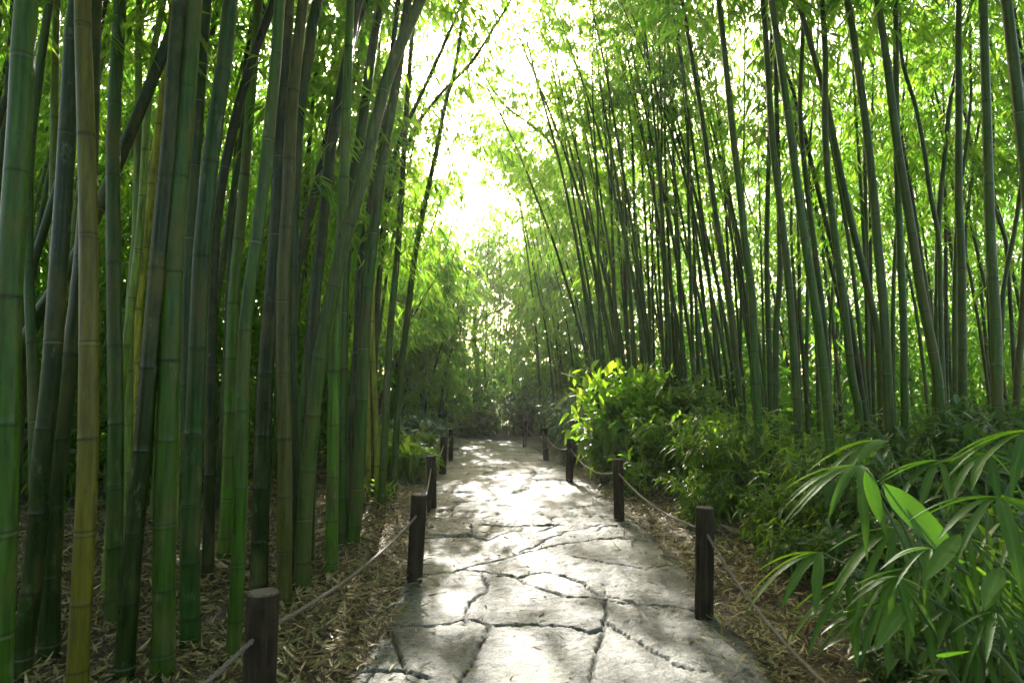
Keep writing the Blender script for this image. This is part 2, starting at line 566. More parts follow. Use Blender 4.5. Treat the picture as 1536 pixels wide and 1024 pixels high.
def path_fields(X, Y):
    wx = X + .30 * (fbm(X * 1.7, Y * 1.7, 3, 21) - .5) + .08 * (fbm(X * 7, Y * 7, 2, 23) - .5)
    wy = Y + .30 * (fbm(X * 1.7, Y * 1.7, 3, 31) - .5) + .12 * (fbm(X * 7, Y * 7, 4, 33) - .5)
    d1 = np.full(X.shape, 9.0)
    d2 = np.full(X.shape, 9.0)
    tz = np.zeros(X.shape)
    for sx, sy, h, tx, ty in seeds:
        d = np.hypot((wx - sx) * .85, (wy - sy) * 1.1)
        c = d < d1
        d2 = np.where(c, d1, np.minimum(d2, d))
        tz = np.where(c, h + tx * (X - sx) + ty * (Y - sy), tz)
        d1 = np.where(c, d, d1)
    vor = (d2 - d1) * .5
    cr = np.full(X.shape, 9.0)
    jx = X + .08 * (fbm(X * 5, Y * 5, 5, 41) - .5) +   .012 * (fbm(X * 22, Y * 22, 2, 45) - .5)
    jy = Y + .11 * (fbm(X * 5, Y * 5, 5, 43) - .5) + .016 * (fbm(X * 22, Y * 22, 2, 47) - .5)
    for (a, b) in segs:
        ab = b - a
        tt = np.clip(((jx - a[0]) * ab[0] + (jy - a[1]) * ab[1]) / (ab @ ab), 0, 1)
        cr = np.minimum(cr, np.hypot(jx - a[0] - tt * ab[0], jy - a[1] - tt * ab[1]))
    fade = np.clip((Y - 5.8) / 1.0, 0, 1)
    vv = vor + (1 - fade) * .5
    tz = tz * fade
    wid = .004 + .015 * fbm(X * 2.5, Y * 2.5, 2, 51)
    widv = .002 + .016 * fbm(X * 1.5, Y * 1.5, 2, 53)
    crack = np.maximum(1 - np.clip(cr / wid, 0, 1), 1 - np.clip(vv / widv, 0, 1))
    lip = np.maximum(np.exp(-(cr / .06) ** 2), np.exp(-(vv / .05) ** 2))
    inside = path_in(X, Y)
    edge = np.clip(inside / .06, 0, 1)
    pit = fbm(X * 5, Y * 5, 4, 61)
    flake = np.floor(fbm(X * 2.2 + 5, Y * 3.2, 4, 63) * 9) / 9
    z = .035 + tz + .030 * (fbm(X * .9, Y * .9, 3, 65) - .5) + .012 * (pit - .5) + .012 * (flake - .5) + .016 * (fbm(X * 16, Y * 16, 3, 67) - .5)
    z = z - .006 * lip - .035 * np.minimum(crack * 1.6, 1)
    chip = np.clip(fbm(X * 3.1 + 9, Y * 4.5, 5, 71) - .54, 0, .03) / .03
    z = z - .007 * chip + .012 * (fbm(X * 24, Y * 24, 3, 73) - .5)
    z = np.where(inside > 0, z - .03 * (1 - edge) ** 2, -.035 + np.maximum(inside, -.12) * .4)
    return z, np.maximum(crack, np.where(inside < .005, .5, 0))


mb = MB()
for x, y in ((np.arange(-1.1, 1.75, .016), np.arange(1.2, 7.41, .018)), (np.arange(-1.8, 1.75, .03), np.arange(7.4, 14.01, .04)), (np.arange(-5.2, 1.3, .05), np.arange(14.0, 21.6, .06)), (np.arange(-1.1, 1.75, .1), np.arange(-2, 1.21, .1))):
    if y[0] > 7: x = np.append(x, x[-1] + .03)
    X, Y = np.meshgrid(x, y)
    Z, A = path_fields(X, Y)
    V = np.stack([X, Y, Z], -1).reshape(-1, 3)
    nx, ny = len(x), len(y)
    i = (np.arange(ny - 1)[:, None] * nx + np.arange(nx - 1)[None]).ravel()
    Fc = np.stack([i, i + 1, i + nx + 1, i + nx], -1)
    ok = path_in(X, Y).ravel() > -.14
    Fc = Fc[ok[Fc].all(1)]
    mb.add(V, Fc, 0, True, A.ravel())
tag(mb.obj("path", M['stone']), kind="structure")


# ------------------------------------------------------------------ rope fence
def rope_post(base, h, label, group, r=.062):
    e = empty("rope_post", tuple(base), label, "post", group)
    lean = rng.normal(0, .03, 2)
    mb = MB()
    zz = np.array([-.08, 0, .1, .25, .4, .55, h - .02, h - .006])
    P = np.stack([zz * lean[0], zz * lean[1], zz], 1)
    rr = r * (1 + rng.normal(0, .015, len(zz)))
    rr[-1] = r * .96
    rr[-2] = r
    tube(mb, P, rr, 20, 0, True)
    # dark sleeve of the drilled rope hole
    hz = h - .15
    mb.obj("shaft", M['wood'], e)
    mb = MB()
    P = np.stack([np.array([h - .006, h + .001]) * lean[0], np.array([h - .006, h + .001]) * lean[1], np.array([h - .006, h + .001])], 1)
    tube(mb, P, [r * .955, r * .90], 20, 0, True, None, False)
    mb.obj("end_grain", M['grain'], e)
    return np.array([base[0] + lean[0] * hz, base[1] + lean[1] * hz, base[2] + hz])


def rope_span(a, b, sag, label, n=60):
    L = np.linalg.norm(b - a)
    n = max(40, int(L / .025))
    t = np.linspace(0, 1, n)
    P = a + (b - a) * t[:, None]
    P[:, 2] -= sag * 4 * t * (1 - t)
    T = unit(np.gradient(P, axis=0))
    A = unit(np.cross(T, [0, 0, 1.0]))
    B = np.cross(T, A)
    mb = MB()
    ph = t * L / .055 * 2 * math.pi
    for k in range(3):
        q = ph + k * 2 * math.pi / 3
        tube(mb, P + .0056 * (np.cos(q)[:, None] * A + np.sin(q)[:, None] * B), .0065, 6)
    o = mb.obj("rope", M['rope'], None, tuple(a))
    tag(o, label, "rope", "ropes strung between the posts")


G = "wooden rope posts beside the path"
lb = [at(390, 900, 2.5) * [1, 1, 0], ground(621, 878), ground(648, 767), ground(664, 713), ground(676, 692)]
rb = [ground(1056, 930), ground(929, 785), ground(854, 725), ground(819, 693), ground(786, 672)]
LT = ["large dark wooden post nearest the camera on the left, cut off by the bottom edge",
      "dark wooden post at the left path edge beside the long curved crack in the paving",
      "third wooden post along the left path edge, just ahead of the leafy ground plants",
      "fourth wooden post along the left path edge, standing against the leafy ground plants",
      "small far post on the left edge, half hidden behind the fronts of the ground plants"]
RT = ["tall dark wooden post nearest the camera on the right edge of the path",
      "second wooden post along the right path edge, below the dense narrow leaved shrub",
      "third wooden post on the right path edge, in front of the bright broad leaved bush",
      "fourth wooden post on the right path edge, at the left end of the bright bush",
      "small thin far post on the right, where the path turns out of sight"]
lh = [rope_post(b, .70 if k else .72, LT[k], G, .062 if k < 4 else .05) for k, b in enumerate(lb)]
rh = [rope_post(b, .73, RT[k], G, .06 if k < 4 else .05) for k, b in enumerate(rb)]
pl0 = np.array([-1.38, -.1, 0.0])
pr0 = np.array([1.29, 1.1, 0.0])
h0 = rope_post(pl0, .72, "wooden post beside the viewer on the left", G)
h1 = rope_post(pr0, .72, "wooden post beside the camera on the right, outside the photograph", G)
rope_span(h0, lh[0], .10, "rope running from the nearest left post towards the camera and out of the bottom edge")
rope_span(lh[0], lh[1], .07, "rope sagging between the two nearest left posts in front of the leaf litter")
rope_span(lh[1], lh[2], .10, "short steep rope between the second and third left posts")
rope_span(lh[2], lh[3], .07, "rope between the third and fourth left posts beside the ground plants")
rope_span(lh[3], lh[4], .06, "farthest rope on the left, running into the ground plants")
rope_span(h1, rh[0], .28, "twisted rope from the nearest right post down to the bottom edge of the photo")
rope_span(rh[0], rh[1], .09, "rope between the two nearest right posts over dry leaf litter")
rope_span(rh[1], rh[2], .16, "sunlit sagging rope below the bright broad leaved bush")
rope_span(rh[2], rh[3], .13, "sunlit rope between the third and fourth right posts")
rope_span(rh[3], rh[4], .12, "farthest rope on the right, beside the feathery blue green shrub")


# ------------------------------------------------------------------ bamboo
def spline(P, n):
    """Catmull-Rom through P, n samples uniformly spaced"""
    P = np.asarray(P, float)
    Q = np.vstack([2 * P[0] - P[1], P, 2 * P[-1] - P[-2]])
    out = []
    for i in range(1, len(Q) - 2):
        t = np.linspace(0, 1, 12, endpoint=False)[:, None]
        a, b, c, d = Q[i - 1:i + 3]
        out.append(.5 * (2 * b + (c - a) * t + (2 * a - 5 * b + 4 * c - d) * t ** 2 + (3 * b - a - 3 * c + d) * t ** 3))
    C = np.vstack(out + [P[-1:]])
    s = np.concatenate([[0], np.cumsum(np.linalg.norm(np.diff(C, axis=0), axis=1))])
    u = np.linspace(0, s[-1], n)
    return np.stack([np.interp(u, s, C[:, k]) for k in range(3)], 1), s[-1]


def culm_mesh(mb, C, L, r, sides, inter, full=True, rr=None):
    """stem with joints along a sampled centre line C of length L"""
    ss = np.linspace(0, L, len(C))
    if full:
        s, rad, av = [0.0], [1.0], [0.0]
        rq = rr or random
        z = (rr or random).uniform(.08, .25)
        k = 0
        while z < L - .1:
            iv = inter * (.55 + .45 * min(1, z / 2.0)) * (rr or random).uniform(.9, 1.1)
            s += [z - .03, z - .010, z - .004, z, z + .005, z + .012, z + .05]
            k_ = .1 + rq.random() ** 2 if rq is not random else .1 + random.random() ** 2
            b_ = rq.uniform(.01, .045)
            rad += [.985, .988, .995, 1 + b_, 1 + b_ * .4, .985, .985]
            av += [0, .85 * k_, .8 * k_, .33, .30, .15, 0]
            z += iv
            m_ = z - iv * .5
            if m_ < L - .1:
                s.append(m_); rad.append(.985); av.append(0)
        s.append(L); rad.append(1); av.append(0)
        s, rad, av = map(np.array, (s, rad, av))
    else:
        s = np.linspace(0, L, max(6, int(L / .6)))
        rad, av = np.ones(len(s)), np.zeros(len(s))
    o = np.argsort(s)
    s, rad, av = s[o], rad[o], av[o]
    P = np.stack([np.interp(s, ss, C[:, k]) for k in range(3)], 1)
    tp = r * (1 - .85 * np.clip(s / L, 0, 1) ** 1.5)
    foot = 1 + .14 * np.exp(-s / .12)
    tube(mb, P, tp * rad * foot, sides, 0, True, av)


def foliage(mb, C, L, s0, nb, blen, leaf, nl=36, rr=rng, twig=True, dens=1.0, carve=True):
    """side branches with fans of drooping leaves; material 0 leaf, 1 twig"""
    ss = np.linspace(0, L, len(C))
    sb = s0 + (L - s0) * rr.random(nb) ** .9
    B = np.stack([np.interp(sb, ss, C[:, k]) for k in range(3)], 1)
    az = rr.random(nb) * 2 * math.pi
    el = rr.uniform(.25, 1.0, nb)
    bl = blen * rr.uniform(.5, 1.2, nb) * (1 - .35 * (sb - s0) / max(L - s0, .1))
    H = np.stack([np.cos(az), np.sin(az), np.zeros(nb)], 1)
    # positions along the branch, nl leaves each
    nt_ = max(3, nl // 5)
    ut = .2 + .8 * rr.random((nb, nt_)) ** .8
    lat = rr.normal(0, .16 * blen, (nb, nt_, 3)) * [1, 1, .6]
    ta = rr.normal(0, .7, (nb, nt_))
    nl = nt_ * 5
    u = np.repeat(ut, 5, 1)
    hor = np.cos(el)[:, None] * u * bl[:, None]
    ver = (np.sin(el)[:, None] * u - .75 * u ** 2) * bl[:, None]
    P = B[:, None] + H[:, None] * hor[..., None]
    P[..., 2] += ver
    P += np.repeat(lat, 5, 1) + rr.normal(0, .022, P.shape)
    P = P.reshape(-1, 3)
    n = len(P)
    az2 = (az[:, None] + ta).ravel()
    T2 = np.stack([np.cos(az2), np.sin(az2), np.zeros(len(az2))], 1)
    S2 = np.stack([-np.sin(az2), np.cos(az2), np.zeros(len(az2))], 1)
    fan = np.tile(np.linspace(-.85, .85, 5), nb * nt_) + rr.normal(0, .15, n)
    D = np.repeat(T2, 5, 0) * np.cos(fan)[:, None] + np.repeat(S2, 5, 0) * np.sin(fan)[:, None] + rr.normal(0, .12, (n, 3))
    D[:, 2] -= np.repeat(rr.uniform(.1, 1.3, nb * nt_), 5) + rr.uniform(-.1, .2, n)
    N = rr.normal(0, .3, (n, 3))
    N[:, 2] += 1
    k = keep(P, .4 if B[0][1] > 23 else .8) if carve else np.ones(n, bool)
    k &= P[:, 2] > .15
    P, D, N = P[k], D[k], N[k]
    n = len(P)
    leaves(mb, P, D, N, leaf * rr.uniform(.6, 1.25, n), leaf * .15 * rr.uniform(.7, 1.3, n), 0, rr.uniform(.05, .4, n))
    if twig:
        q = np.linspace(0, 1, 5)
        for b in range(nb):
            Q = B[b] + H[b] * (np.cos(el[b]) * q * bl[b])[:, None]
            Q[:, 2] += (np.sin(el[b]) * q - .75 * q ** 2) * bl[b]
            tube(mb, Q, np.linspace(.006, .002, 5) * (.6 + blen * .4), 3, 1, False)


GREEN = {'dark': (.015, .034, .003), 'mid': (.033, .088, .005), 'blue': (.020, .062, .008), 'grey': (.046, .094, .012), 'olive': (.115, .105, .010),
         'yellow': (.28, .29, .02), 'pale': (.16, .26, .03), 'brown': (.056, .062, .008), 'bright': (.062, .16, .006), 'thin': (.030, .078, .006)}


def bamboo(C, L, r, color, label, group, full=True, s0=5, nb=30, blen=1.1, leaf=.17, nl=36, sides=12, inter=.36, twig=True, extra=None):
    base = C[0].copy()
    e = empty("bamboo", tuple(base), label, "bamboo", group)
    mb = MB()
    culm_mesh(mb, C, L, r, sides, inter, full)
    o = mb.obj("culm", M['culm'], e, tuple(base))
    c = np.array(GREEN[color]) * np.random.default_rng(int(abs(base[0] * 977 + base[1] * 131)) + 1).uniform(.8, 1.2)
    o.color = (*c, 1)
    if nb:
        mb = MB()
        foliage(mb, C, L, s0, nb, blen, leaf, nl, rng, twig)
        if extra:
            for (f0, f1, cnt, bl, lf) in extra:
                i0, i1 = int(f0 * len(C) / L), int(f1 * len(C) / L)
                if i1 - i0 > 2: foliage(mb, C[i0:i1], f1 - f0, 0, cnt, bl, lf, 16, rng, True)
        if mb.n: mb.obj("foliage", [M['bleaf'], M['stem']], e, tuple(base))
    return e


def traced(pts, w, D, color, label, H=11.0, s0=None, nb=26, side=0, extra=None):
    """a culm through photograph pixels at distance D, carried on above the frame to its full height"""
    Q = [at(x, y, D) for x, y in pts]
    d = Q[0] - Q[1]
    if Q[0][2] > .02:
        d = d / -d[2]
        z = Q[0][2] + .03
        Q.insert(0, Q[0] + d * np.array([.35, .35, 1]) * z)
    else:
        Q[0][2] = -.03
    top = Q[-1]
    sl_ = (Q[-1] - Q[-2])
    sl_ = sl_ / max(sl_[2], .1)
    sl_ = np.clip(sl_, -.55, .55)
    sl_[2] = 1
    k = 0
    dep = rng.normal(0, .05)
    while Q[-1][2] < H - .5:
        k += 1
        sl_ = sl_ * np.array([1.08, 1, 1]) + np.array([side * .03, dep, 0])
        Q.append(Q[-1] + sl_ * 1.3)
    C, L = spline(Q, 90)
    xm = np.mean([q[0] for q in pts])
    r = w / F * D / 2 * math.cos(math.atan((xm - 768) / F))
    return bamboo(C, L, r, color, label, "tall bamboo culms", True, s0 if s0 else max(top[2] - .3, L * .5), nb, 1.4, .22, 44, 16 if w > 12 else 10, (.58 if side > 0 else .42), True, extra)


LEFT = [
    ([(-3, 1010), (5, 770), (10, 575), (16, 390), (29, 195), (40, 0)], 47, 2.65, 'mid', "thick glossy green bamboo culm at the far left edge of the photo, nearest the camera"),
    ([(52, 830), (50, 600), (43, 400), (44, 240), (58, 120), (74, 0)], 19, 4.2, 'mid', "slim green bamboo culm just behind the thick one at the left edge"),
    ([(32, 994), (54, 826), (62, 690), (75, 580), (88, 400), (96, 280), (106, 110), (115, 0)], 34, 3.47, 'dark', "dark bamboo culm leaning right, second thick stem from the left edge"),
    ([(74, 972), (77, 826), (86, 690), (103, 560), (120, 430), (134, 250), (142, 0)], 33, 3.7, 'dark', "very dark bamboo culm rising just left of the yellow brown one and passing behind it"),
    ([(12, 905), (14, 760), (22, 600), (32, 525), (70, 450), (113, 390), (191, 211), (272, 10)], 25, 4.4, 'dark', "dark bamboo culm leaning steeply right across the other stems at the upper left"),
    ([(30, 620), (40, 440), (58, 370), (100, 235), (145, 60), (160, -10)], 17, 5.0, 'dark', "slim dark leaning culm behind the second thick stem from the left edge"),
    ([(115, 1030), (124, 858), (131, 716), (133, 575), (133, 380), (131, 270), (127, 120), (124, 0)], 35, 3.15, 'olive', "yellow brown bamboo culm with pale joint rings at the left"),
    ([(171, 921), (172, 795), (174, 640), (172, 497), (170, 350), (170, 200), (176, 80), (180, 0)], 27, 4.2, 'mid', "green bamboo culm with one pale ring, right beside the yellow brown one"),
    ([(187, 997), (202, 795), (215, 660), (228, 497), (238, 380), (255, 200), (270, 0)], 31, 3.45, 'dark', "dark spotted bamboo culm leaning right and passing behind the big green one"),
    ([(245, 991), (247, 795), (249, 692), (256, 497), (262, 350), (279, 156), (291, 0)], 36, 3.5, 'mid', "big smooth bright green bamboo culm standing among the left stems"),
    ([(284, 880), (280, 600), (283, 390), (297, 195), (311, 0)], 20, 4.85, 'blue', "blue green culm showing as a strip right of the big smooth green one"),
    ([(285, 950), (285, 795), (291, 650), (298, 480), (303, 371), (319, 215), (339, 78), (346, 0)], 31, 3.9, 'blue', "thick dark blue green bamboo culm third stem left of the nearest post"),
    ([(88, 760), (82, 500), (80, 280), (83, 100), (86, -5)], 17, 6.0, 'pale', "pale green background culm with dark scars near the upper left corner"),
    ([(197, 823), (201, 640), (206, 470), (217, 371), (230, 254), (244, 137), (260, 0)], 16, 6.0, 'yellow', "yellow culm with dark joints glowing between dark stems at the left"),
    ([(190, 840), (192, 700), (195, 460), (203, 371), (207, 195), (209, 0)], 16, 5.6, 'pale', "pale green culm just left of the glowing yellow one"),
    ([(236, 740), (238, 500), (241, 371), (249, 190), (262, 0)], 10, 8.0, 'pale', "thin pale culm squeezed between the yellow one and the big smooth green one"),
    ([(314, 760), (318, 500), (325, 330), (360, 150), (412, 0)], 19, 5.2, 'dark', "dark culm leaning right behind the thick blue green stem at upper left"),
    ([(335, 831), (342, 710), (346, 560), (352, 419), (362, 320), (372, 200), (382, 78), (388, 0)], 20, 5.8, 'bright', "light green bamboo culm behind the white spotted one near the front left post"),
    ([(351, 965), (358, 826), (361, 732), (364, 575), (370, 458), (384, 370), (401, 220), (414, 90), (420, 0)], 22, 3.7, 'mid', "green bamboo culm with white lichen spots just left of the front left post"),
    ([(388, 880), (391, 780), (395, 640), (400, 536), (413, 380), (422, 195), (432, 0)], 27, 4.8, 'dark', "dark thick culm with a pale foot behind the front left post"),
    ([(426, 896), (427, 700), (424, 517), (425, 400), (432, 300), (438, 160), (455, 0)], 23, 4.6, 'brown', "brown olive bamboo culm right of the front left post"),
    ([(441, 850), (437, 600), (437, 400), (442, 273), (450, 156), (465, 70), (476, 0)], 23, 5.1, 'blue', "blue green culm with bright leaves hanging against its upper part, behind the brown olive one"),
    ([(432, 830), (438, 560), (446, 400), (471, 293), (493, 195), (530, 60), (550, -5)], 14, 6.0, 'dark', "slim dark culm curving right between the two leaning blue green stems"),
    ([(462, 830), (468, 600), (472, 450), (480, 380), (495, 234), (511, 137), (530, 39), (540, -5)], 20, 5.6, 'blue', "blue green culm with leaves at its top, just left of the long grey leaning culm"),
    ([(453, 868), (458, 751), (466, 653), (479, 536), (499, 439), (514, 371), (542, 273), (565, 176), (585, 105), (617, 31), (640, -20)], 24, 5.0, 'grey', "long grey green bamboo culm leaning far right towards the sun"),
    ([(497, 850), (499, 700), (501, 560), (506, 430), (514, 312), (520, 150), (526, 0)], 19, 5.4, 'bright', "straight culm with a bright green foot, right of the grey leaning one"),
    ([(513, 800), (512, 690), (513, 560), (516, 420), (527, 293), (542, 195), (558, 78), (573, -5)], 20, 6.3, 'mid', "green culm leaning right behind the one with a bright green foot"),
    ([(529, 812), (536, 735), (542, 614), (549, 458), (558, 371), (574, 234), (589, 156), (601, 78), (612, 0)], 20, 6.3, 'mid', "clean mid green culm ending at the leaf litter left of the second left post"),
    ([(517, 780), (522, 692), (534, 536), (540, 400), (552, 320), (566, 250), (578, 160), (598, 0)], 13, 7.2, 'dark', "thin dark culm tucked behind the clean mid green one near the path"),
    ([(572, 755), (579, 620), (585, 500), (597, 371), (602, 293), (610, 160), (623, 0)], 12, 8.4, 'mid', "slim green culm with a mossy bright foot near the left path edge"),
    ([(566, 752), (565, 660), (561, 570), (558, 478), (562, 300), (568, 100)], 9, 8.6, 'yellow', "thin yellow culm near the left path edge"),
    ([(553, 752), (552, 620), (551, 500), (556, 300), (562, 100)], 8, 8.8, 'yellow', "thinnest yellowish culm left of the thin yellow one by the path"),
    ([(590, 735), (594, 660), (600, 570), (613, 458), (624, 371), (640, 293), (653, 234), (668, 156), (683, 100), (697, 10)], 11, 9.5, 'mid', "slender culm nearest the path on the left, leaning right until it crosses the sun glare"),
    ([(556, 745), (561, 560), (570, 400), (581, 280), (600, 210), (644, 117), (675, 47), (697, -5)], 10, 9.0, 'dark', "thin dark culm arching right just below the sun glare"),
    ([(545, 740), (565, 450), (586, 289), (600, 245), (625, 188), (668, 133), (710, 90)], 8, 9.6, 'dark', "thinnest arching dark culm that forks away below the sun glare"),
]
RIGHT = [
    ([(1118, 770), (1112, 621), (1105, 549), (1092, 440), (1079, 361), (1065, 260), (1052, 170), (1038, 90), (1023, 0)], 10.5, 8.0, 'mid', "leftmost long slender culm of the right grove, leaning left above the narrow leaved shrub"),
    ([(1140, 789), (1139, 680), (1132, 531), (1128, 440), (1117, 361), (1112, 307), (1099, 199), (1088, 90), (1078, 0)], 13.5, 7.0, 'mid', "second long culm of the right grove, dark with a bright left rim"),
    ([(1203, 780), (1200, 693), (1193, 567), (1186, 458), (1175, 350), (1159, 217), (1152, 108), (1144, 0)], 13.5, 7.0, 'grey', "long culm leaning left in the middle of the right grove, crossing another at its top"),
    ([(1250, 800), (1244, 657), (1233, 531), (1220, 440), (1202, 325), (1188, 217), (1173, 108), (1157, 0)], 16, 6.0, 'mid', "thick leaning culm in the middle of the right grove with its foot in dark plants"),
    ([(1246, 740), (1240, 531), (1226, 404), (1209, 271), (1200, 163), (1204, 54), (1203, 0)], 11, 8.0, 'thin', "slim bent culm close behind the thick leaning one in the right grove"),
    ([(1325, 760), (1319, 531), (1303, 440), (1275, 325), (1256, 235), (1238, 145), (1217, 72), (1196, 0)], 13, 7.5, 'mid', "curved culm bowing strongly to the left at its top in the right grove"),
    ([(1295, 790), (1288, 620), (1278, 567), (1266, 458), (1253, 361), (1242, 271), (1237, 181), (1238, 90), (1233, 0)], 14, 7.0, 'mid', "culm crossed near its top by the strongly bowed one in the right grove"),
    ([(1340, 800), (1332, 585), (1325, 458), (1316, 361), (1310, 289), (1298, 181), (1285, 90), (1270, 0)], 17, 6.2, 'grey', "thick grey green culm crossed by the bowed one at its lower part"),
    ([(1420, 800), (1408, 585), (1400, 531), (1382, 440), (1364, 325), (1346, 217), (1332, 108), (1316, 0)], 18, 6.0, 'grey', "thick grey green culm leaning left with a slim straight one half behind it"),
    ([(1360, 790), (1357, 596), (1355, 476), (1349, 343), (1345, 217), (1344, 108), (1343, 0)], 14, 7.2, 'mid', "straight upright culm half behind the thick leaning grey green one"),
    ([(1446, 800), (1444, 585), (1442, 386), (1438, 300), (1438, 181), (1438, 0)], 16, 6.5, 'grey', "perfectly upright pale culm in the right grove, third from the right edge"),
    ([(1500, 800), (1496, 610), (1494, 495), (1486, 361), (1480, 181), (1475, 0)], 20, 5.8, 'grey', "thick upright culm second from the right edge of the photo"),
    ([(1568, 880), (1560, 600), (1552, 420), (1545, 330), (1534, 217), (1522, 108), (1509, 0)], 25, 4.6, 'grey', "thickest right culm leaving the photo at the right edge"),
    ([(1425, 745), (1415, 585), (1411, 476), (1408, 361), (1395, 289), (1386, 224), (1372, 155), (1353, 90), (1346, 0)], 10, 8.0, 'grey', "crooked slim culm winding behind the thick leaning pair in the right grove"),
    ([(1400, 753), (1405, 500), (1408, 330), (1417, 235), (1426, 145), (1444, 65), (1458, 0)], 12, 8.5, 'thin', "culm leaning right, passing behind the perfectly upright pale one"),
    ([(1420, 700), (1418, 300), (1415, 155), (1410, 65), (1399, 0)], 8, 11.0, 'dark', "dark bent culm against bright leaves left of the perfectly upright pale one"),
    ([(1496, 740), (1503, 469), (1510, 404), (1521, 350), (1535, 250), (1546, 120)], 10, 9.0, 'thin', "thin culm leaning right beside the thick upright one near the right edge"),
    ([(1444, 700), (1447, 400), (1451, 325), (1466, 199), (1485, 130), (1502, 72), (1530, 0)], 8, 10.0, 'dark', "thin dark culm slanting right between the two upright thick ones"),
    ([(1530, 700), (1512, 400), (1505, 350), (1462, 235), (1449, 180), (1430, 60)], 8, 10.0, 'dark', "thin dark culm slanting left behind the thick upright one near the right edge"),
    ([(1305, 720), (1300, 400), (1296, 200), (1292, 0)], 9, 10.0, 'thin', "straight dark slim culm just right of the thick grey green one at the top"),
    ([(1312, 700), (1305, 330), (1308, 181), (1312, 0)], 7, 11.5, 'dark', "thin straight dark culm left of the thick leaning one at the top right"),
    ([(1520, 760), (1524, 620), (1528, 540), (1534, 476), (1542, 300)], 14, 6.5, 'brown', "brown leaning culm foot at the right edge under the thick ones"),
    ([(1110, 690), (1112, 400), (1116, 200), (1117, 47), (1118, 0)], 6, 12.0, 'thin', "thin upright culm right behind the second long culm of the right grove"),
    ([(1157, 700), (1155, 567), (1150, 386), (1154, 200), (1158, 0)], 10, 9.0, 'thin', "dark slim culm left of the long one that crosses another at its top"),
    ([(1164, 720), (1164, 495), (1170, 404), (1166, 200), (1160, 0)], 11, 8.4, 'thin', "upright slim culm meeting the crossing pair from below in the right grove"),
    ([(1215, 690), (1207, 560), (1199, 470), (1199, 404), (1196, 300), (1190, 120)], 7, 10.0, 'dark', "thin kinked dark culm left of the thick leaning one"),
]
MIDDLE = [
    ([(885, 560), (839, 390), (803, 293), (780, 234), (745, 160)], 5, 14.0, "first thin culm of the middle clump, arching lowest and farthest left over the path"),
    ([(932, 590), (910, 480), (889, 390), (866, 289), (839, 207), (807, 125), (780, 60)], 6.5, 13.0, "long thin dark culm of the middle clump sweeping left to below the brightest sky"),
    ([(942, 590), (925, 490), (901, 390), (878, 305), (858, 234), (839, 156), (825, 80)], 6, 13.0, "thin dark culm of the middle clump running close beside the longest sweeping one"),
    ([(945, 580), (935, 440), (925, 324), (915, 234), (897, 176), (870, 113), (845, 60)], 6, 13.5, "thin culm of the middle clump that bends left above the bright leaf cloud"),
    ([(945, 570), (938, 430), (934, 273), (932, 137), (925, 78), (915, 0)], 6, 13.5, "upright dark culm left of centre in the middle clump"),
    ([(965, 580), (958, 450), (952, 332), (948, 203), (936, 117), (925, 30)], 6, 13.0, "upright dark culm of the middle clump with a slight left bend above"),
    ([(978, 580), (973, 430), (967, 312), (960, 211), (945, 110), (930, 30)], 5.5, 13.5, "dark culm in the heart of the middle clump"),
    ([(1015, 590), (1008, 450), (1003, 371), (999, 273), (997, 176), (997, 59), (995, 0)], 6.5, 12.5, "straight dark culm at the right of the middle clump reaching the top edge"),
    ([(1030, 590), (1020, 460), (1014, 351), (1010, 234), (1010, 117), (1010, 0)], 6, 12.5, "second straight dark culm at the right of the middle clump"),
    ([(905, 560), (885, 470), (870, 390), (858, 332), (831, 223), (785, 180), (750, 150)], 5.5, 13.8, "thin culm of the middle clump bent sharply left near its top"),
]
BLADES = {21, 23, 26, 22, 27}
for k, (pts, w, D, c, lab) in enumerate(LEFT):
    traced(pts, w, D, c, lab, 10.5, (3.2 if k >= 28 else None), 30 if k < 28 else 36, .6, [(2.9, 5.0, 6, .45, .22)] if k in BLADES else None)
for pts, w, D, c, lab in RIGHT:
    traced(pts, w, D, c, lab, 11, (4.6 if D > 8.3 else None), 24, -.6)
for pts, w, D, lab in MIDDLE:
    traced(pts, w, D, 'thin', lab, 12, 4.0, 26, -.3)


def wild(x, y, H, lean, r, color, label, group, s0, nb, blen=1.0, leaf=.2, nl=34, sides=7, full=False):
    k = np.linspace(0, 1, 7)
    wob = rng.normal(0, .05, (7, 2)) * k[:, None]
    P = np.stack([x + lean[0] * k ** 1.7 + wob[:, 0], y + lean[1] * k ** 1.7 + wob[:, 1], -.03 + k * H - .10 * H * np.hypot(*lean) / H * k ** 3], 1)
    C, L = spline(P, 40)
    return bamboo(C, L, r, color, label, group, full, s0 * L, nb, blen, leaf, nl, sides, .4, False)


def far_from_path(x, y, m=.6):
    return path_in(np.array([x]), np.array([y]))[0] < -m


U = rng.uniform
# dense clump of thin culms behind the bright bush
for i in range(62):
    x, y = U(1.7, 5.2), U(11.2, 15.5)
    x *= y / 12.5
    wild(x, y, U(9, 12), (U(-2.6, -.1), U(-.6, .4)), U(.030, .043), 'thin', "thin dark green culm in the crowded clump behind the bright broad leaved bush", "thin culms of the clump behind the bright bush", U(.55, .78), 15, 1.1, .20, 35)
